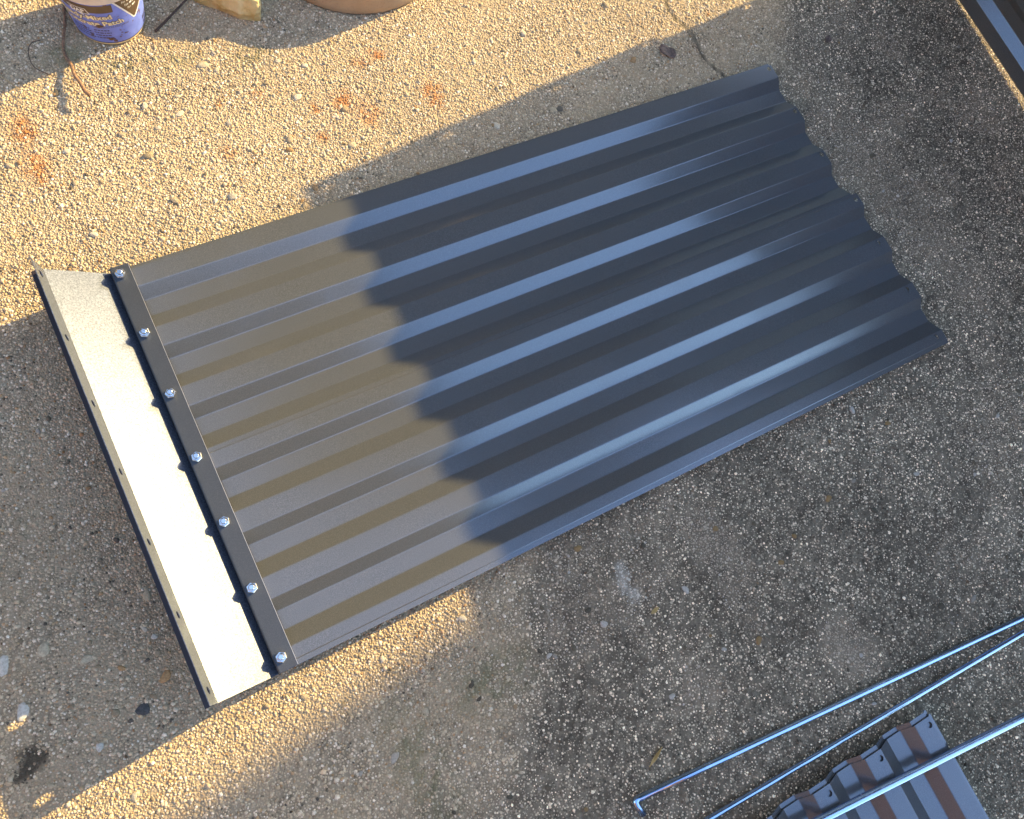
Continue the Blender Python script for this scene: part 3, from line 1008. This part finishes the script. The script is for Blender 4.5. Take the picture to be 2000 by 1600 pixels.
nt.set(color=nt.mix(nt.noise(nt.objco, 90, 4).outputs[0], (0.02, 0.015, 0.01), (0.07, 0.05, 0.035)), rough=0.95)
nt.bump(nt.noise(nt.objco, 120, 4).outputs[0], 1.0, 0.01)
lathe('soil', [(0.155, 0.055), (0.154, 0.0605), (0.08, 0.064)], nt.mat, pot, 48)

nt = NT('limestone')
p = nt.objco
v1 = nt.noise(p, 24, 5, 0.65).outputs[0]
v2 = nt.noise(p, 140, 4, 0.65).outputs[0]
c = nt.mix(nt.step(v1, 0.35, 0.65), (0.42, 0.31, 0.12), (0.58, 0.46, 0.24))
nt.set(color=nt.mix(nt.step(v2, 0.6, 0.75, 0, 0.5), c, (0.16, 0.11, 0.06)), rough=0.9, spec=0.2)
nt.bump(nt.math('ADD', v1, nt.math('MULTIPLY', v2, 0.4)), 0.9, 0.006)
MAT_ROCK = nt.mat
def rock():
    bm = bmesh.new()
    # faceted wedge: outline in the slab plane, chamfered top
    low = [(0.262, 0.475), (0.283, 0.452), (0.312, 0.423), (0.336, 0.401), (0.356, 0.388), (0.368, 0.386), (0.3745, 0.398), (0.3735, 0.425), (0.366, 0.46), (0.352, 0.52), (0.29, 0.54), (0.258, 0.51)]
    ctr = Vector((0.318, 0.462))
    rings = []
    for (s, z, dx, dy) in [(0.93, 0.0, 0, 0), (1.0, 0.016, 0, 0), (0.96, 0.045, 0.001, 0.004), (0.78, 0.063, 0.0, 0.012), (0.4, 0.069, -0.004, 0.02)]:
        ring = []
        for (x, y) in low:
            q = ctr + (Vector((x, y)) - ctr) * s
            ring.append(bm.verts.new((q.x + dx + rnd.uniform(-0.0015, 0.0015), q.y + dy + rnd.uniform(-0.0015, 0.0015), z + (rnd.uniform(-0.003, 0.003) if z > 0 else 0))))
        rings.append(ring)
    n = len(low)
    for a, b in zip(rings[:-1], rings[1:]):
        for k in range(n):
            bm.faces.new((a[k], a[(k + 1) % n], b[(k + 1) % n], b[k]))
    bm.faces.new(rings[-1])
    bm.faces.new(rings[0][::-1])
    bmesh.ops.triangulate(bm, faces=bm.faces)
    bmesh.ops.subdivide_edges(bm, edges=bm.edges, cuts=4, use_grid_fill=True)
    from mathutils import noise as mn
    for v_ in bm.verts:
        if v_.co.z > 0.001:
            d = mn.noise_vector(v_.co * 45) * 0.0045 + mn.noise_vector(v_.co * 120) * 0.0016 + mn.noise_vector(v_.co * 320) * 0.0006
            v_.co += d
            v_.co.z = max(v_.co.z, 0.0005)
    bmesh.ops.recalc_face_normals(bm, faces=bm.faces)
    for v_ in bm.verts: v_.co -= Vector((0.318, 0.462, 0))
    o = bm_obj('rock', bm, MAT_ROCK, None, False, (0.318, 0.462, 0.001))
    tag(o, 'rough yellow limestone rock between the tub and the plant pot', 'rock')
rock()

# ------------------------------------------------------------------ twigs, leaves
MAT_TWIG = plain('dry_twig', (0.2, 0.115, 0.065), 0.85, var=0.45, scale=220, bump=0.6, bscale=500)
MAT_TWIG_D = plain('dark_twig', (0.06, 0.036, 0.026), 0.8, var=0.3, scale=150)
MAT_STRAW = plain('straw', (0.42, 0.3, 0.12), 0.6, var=0.2, scale=100)
def twig(label, pts, r0, r1, mat, name='twig'):
    P = [Vector(q) for q in pts]
    out = []
    for i in range(len(P) - 1):
        p0, p1, p2, p3 = P[max(i - 1, 0)], P[i], P[i + 1], P[min(i + 2, len(P) - 1)]
        for k in range(5):
            t = k / 5
            out.append(0.5 * ((2 * p1) + (-p0 + p2) * t + (2 * p0 - 5 * p1 + 4 * p2 - p3) * t * t + (-p0 + 3 * p1 - 3 * p2 + p3) * t ** 3))
    out.append(P[-1])
    n = len(out)
    m = MB()
    m.tube(out, [r0 + (r1 - r0) * i / (n - 1) + rnd.uniform(-0.12, 0.12) * min(r0, r1) for i in range(n)], 8)
    o = m.build(name, mat, None, smooth=True)
    tag(o, label, 'twig')
    return o
twig('crooked brown twig standing out from under the blue tub', [(0.079, 0.505, 0.004), (0.069, 0.472, 0.004), (0.064, 0.458, 0.0055), (0.053, 0.43, 0.005), (0.0505, 0.408, 0.0075), (0.053, 0.389, 0.0095), (0.0515, 0.365, 0.014), (0.0555, 0.342, 0.0165), (0.056, 0.328, 0.0195), (0.0605, 0.317, 0.0205)], 0.0018, 0.0032, MAT_TWIG)
twig('dark straight twig pointing at the limestone rock', [(0.196, 0.4175, 0.0035), (0.232, 0.44, 0.005), (0.271, 0.466, 0.007), (0.305, 0.49, 0.012)], 0.0021, 0.0017, MAT_TWIG_D)
twig('thin dark curled stem left of the tub', [(0.024, 0.452, 0.003), (0.010, 0.448, 0.006), (0.000, 0.43, 0.007), (0.0, 0.405, 0.006), (0.014, 0.388, 0.004), (0.024, 0.382, 0.003)], 0.0006, 0.0006, MAT_TWIG_D)
twig('fine pale straw at the edge of the tub shadow', [(-0.065, 0.43, 0.003), (-0.035, 0.375, 0.006), (-0.02, 0.342, 0.009), (0.004, 0.318, 0.004)], 0.0004, 0.0004, MAT_STRAW)

def leaf(label, x, y, ln, wd, rot, mat, curl=0.004, z=0.0025):
    vsn, fs = [], []
    n = 10
    for i in range(n + 1):
        t = i / n
        w = wd * (math.sin(math.pi * (0.04 + 0.93 * t)) ** 0.75) / 2
        for s in (-1, -0.5, 0, 0.5, 1):
            vsn.append(((t - 0.5) * ln, w * s * (1 + 0.12 * math.sin(9 * t + s)), curl * abs(s) ** 1.5 + 0.0016 * math.sin(7 * t + 2 * s)))
    for i in range(n):
        for k in range(4):
            fs.append((i * 5 + k, (i + 1) * 5 + k, (i + 1) * 5 + k + 1, i * 5 + k + 1))
    o = obj('leaf', vsn, fs, mat, None, True, (x, y, z))
    o.rotation_euler = (0, 0, rot)
    solidify(o, 0.0004, 0)
    tag(o, label, 'leaf')
MAT_LEAF_B = plain('dead_leaf', (0.12, 0.082, 0.062), 0.8, var=0.45, scale=220, bump=0.3, bscale=260)
MAT_LEAF_Y = plain('yellow_leaf', (0.4, 0.28, 0.1), 0.6, var=0.2, scale=200)
leaf('dark curled dead leaf left of the crack above the large panel', 1.056, 0.108, 0.036, 0.026, R(-60), MAT_LEAF_B, 0.0028)
leaf('small dark dead leaf above the right end of the large panel', 1.4055, 0.0291, 0.018, 0.014, R(20), MAT_LEAF_B, 0.004)
leaf('tiny yellow leaf flake left of the pale scab on the slab', 0.515, -0.783, 0.016, 0.006, R(10), MAT_LEAF_Y, 0.001)
leaf('narrow curled yellow leaf above the hooked rod', 0.413, -0.962, 0.034, 0.0045, R(25), MAT_LEAF_Y, 0.003)

# ------------------------------------------------------------------ surroundings outside the frame (they shade and are mirrored)
MAT_SIDING = plain('grey_siding', (0.16, 0.15, 0.14), 0.8, var=0.1, scale=3)
MAT_ROOF = plain('dark_shingle', (0.06, 0.055, 0.05), 0.9, var=0.2, scale=5)
MAT_BRICK = plain('red_brick', (0.5, 0.22, 0.11), 0.85, var=0.2, scale=12)
nt = NT('window_glass')
nt.set(color=(0.02, 0.025, 0.03), rough=0.08, spec=0.6)
MAT_GLASS = nt.mat
def house(label, x0, x1, y0, y1, h, mat, faces):
    root = empty('house', ((x0 + x1) / 2, (y0 + y1) / 2, 0))
    tag(root, label, 'house')
    hx, hy = (x1 - x0) / 2, (y1 - y0) / 2
    m = MB(); m.box(-hx, hx, -hy, hy, 0, h); m.build('wall', mat, root)
    m = MB()
    m.add([(-hx - .3, -hy, h + .003), (hx + .3, -hy, h + .003), (hx + .3, hy, h + .003), (-hx - .3, hy, h + .003), (0, -hy, h + 0.9), (0, hy, h + 0.9)],
          [(0, 1, 4), (2, 3, 5), (0, 4, 5, 3), (1, 2, 5, 4), (3, 2, 1, 0)])
    m.build('roof', MAT_ROOF, root)
    for sgn in faces:
        for yy in np.arange(-hy + 1.0, hy - 0.6, 2.2):
            m = MB(); m.box(-0.05, 0.05, -0.5, 0.5, -0.65, 0.65)
            m.build('window', MAT_GLASS, root, loc=(sgn * hx, float(yy), 1.7))
house('neighbouring grey house beyond the standing panel', 7.5, 13.0, -8.3, 0.2, 4.7, MAT_SIDING, (-1,))
house('red brick house behind the photographer', -9.0, -3.0, -12.0, 0.0, 5.4, MAT_BRICK, (1,))

house('brown timber house beyond the tub and the pot', -4.0, 2.3, 2.2, 6.0, 3.0, plain('brown_timber', (0.19, 0.14, 0.065), 0.85, var=0.2, scale=6), ())

def tree(label, x, y, h, crown, rad, n, seed):
    r = np.random.default_rng(seed)
    root = empty('tree', (x, y, 0))
    tag(root, label, 'tree')
    m = MB()
    m.tube([(0, 0, 0), (0.05, 0, h * 0.3), (-0.05, 0.05, h * 0.6), (0, 0, h * 0.9)], [0.24, 0.2, 0.13, 0.03], 10)
    for k in range(9):
        a = k * 2.4
        z = h * (0.42 + 0.05 * k)
        m.tube([(0, 0, z), (math.cos(a) * 1.2, math.sin(a) * 1.2, z + 0.7), (math.cos(a) * 2.6, math.sin(a) * 2.6, z + 1.2)], [0.09, 0.06, 0.02], 6)
    m.build('trunk', plain('bark', (0.08, 0.06, 0.045), 0.9, var=0.3, scale=10), root, True)
    # leaves gathered in clumps through the crown
    cc = r.normal(size=(90, 3)); cc /= np.linalg.norm(cc, axis=1)[:, None]
    cc *= r.random((90, 1)) ** (1 / 3) * 0.88
    P = cc[r.integers(0, 90, n)] + r.normal(size=(n, 3)) * 0.13
    P = P * np.array(rad) + np.array(crown)
    A = r.normal(size=(n, 3)); A /= np.linalg.norm(A, axis=1)[:, None]
    B = np.cross(A, r.normal(size=(n, 3))); B /= np.linalg.norm(B, axis=1)[:, None]
    s = r.uniform(0.1, 0.22, (n, 1))
    V = np.stack([P - A * s, P + B * s * 0.5, P + A * s, P - B * s * 0.5], 1).reshape(-1, 3)
    F = np.arange(n * 4).reshape(-1, 4)
    obj('crown', V.tolist(), F.tolist(), plain('foliage', (0.035, 0.05, 0.022), 0.7, var=0.4, scale=2), root)
tree('unseen broad tree added beyond the standing panel to darken reflections', 5.6, 5.0, 11.0, (-0.8, -1.2, 8.9), (4.6, 4.4, 5.2), 36000, 3)  # added out of view so the panel flats mirror a dark crown
tree('unseen tall tree added behind the grey house to darken reflections', 15.6, -3.0, 16.0, (0.0, 1.0, 14.2), (4.2, 5.0, 5.6), 18000, 4)  # second unseen crown, added to darken what the panel's right end mirrors
house('unseen brown building added behind the photographer to dim reflections', -3.0, 1.9, -10.0, -6.6, 4.3, plain('brown_screen_boards', (0.24, 0.16, 0.11), 0.85, var=0.15, scale=6), ())  # unseen block added so the panel's left slopes mirror less sky

# pale unseen wall added to hold back sky reflections in the panel slopes
gw = empty('added_wall', (4.9, 2.75, 0))
tag(gw, 'unseen pale wall added beside the timber house to tone reflections', 'wall')
m = MB(); m.box(-2.5, 2.5, -0.12, 0.12, 0, 2.6); m.build('wall_face', plain('grey_green_render', (0.5, 0.51, 0.43), 0.9, var=0.12, scale=5), gw)
m = MB(); m.box(-2.53, 2.53, -0.16, 0.16, 2.603, 2.66); m.build('coping', MAT_SIDING, gw)
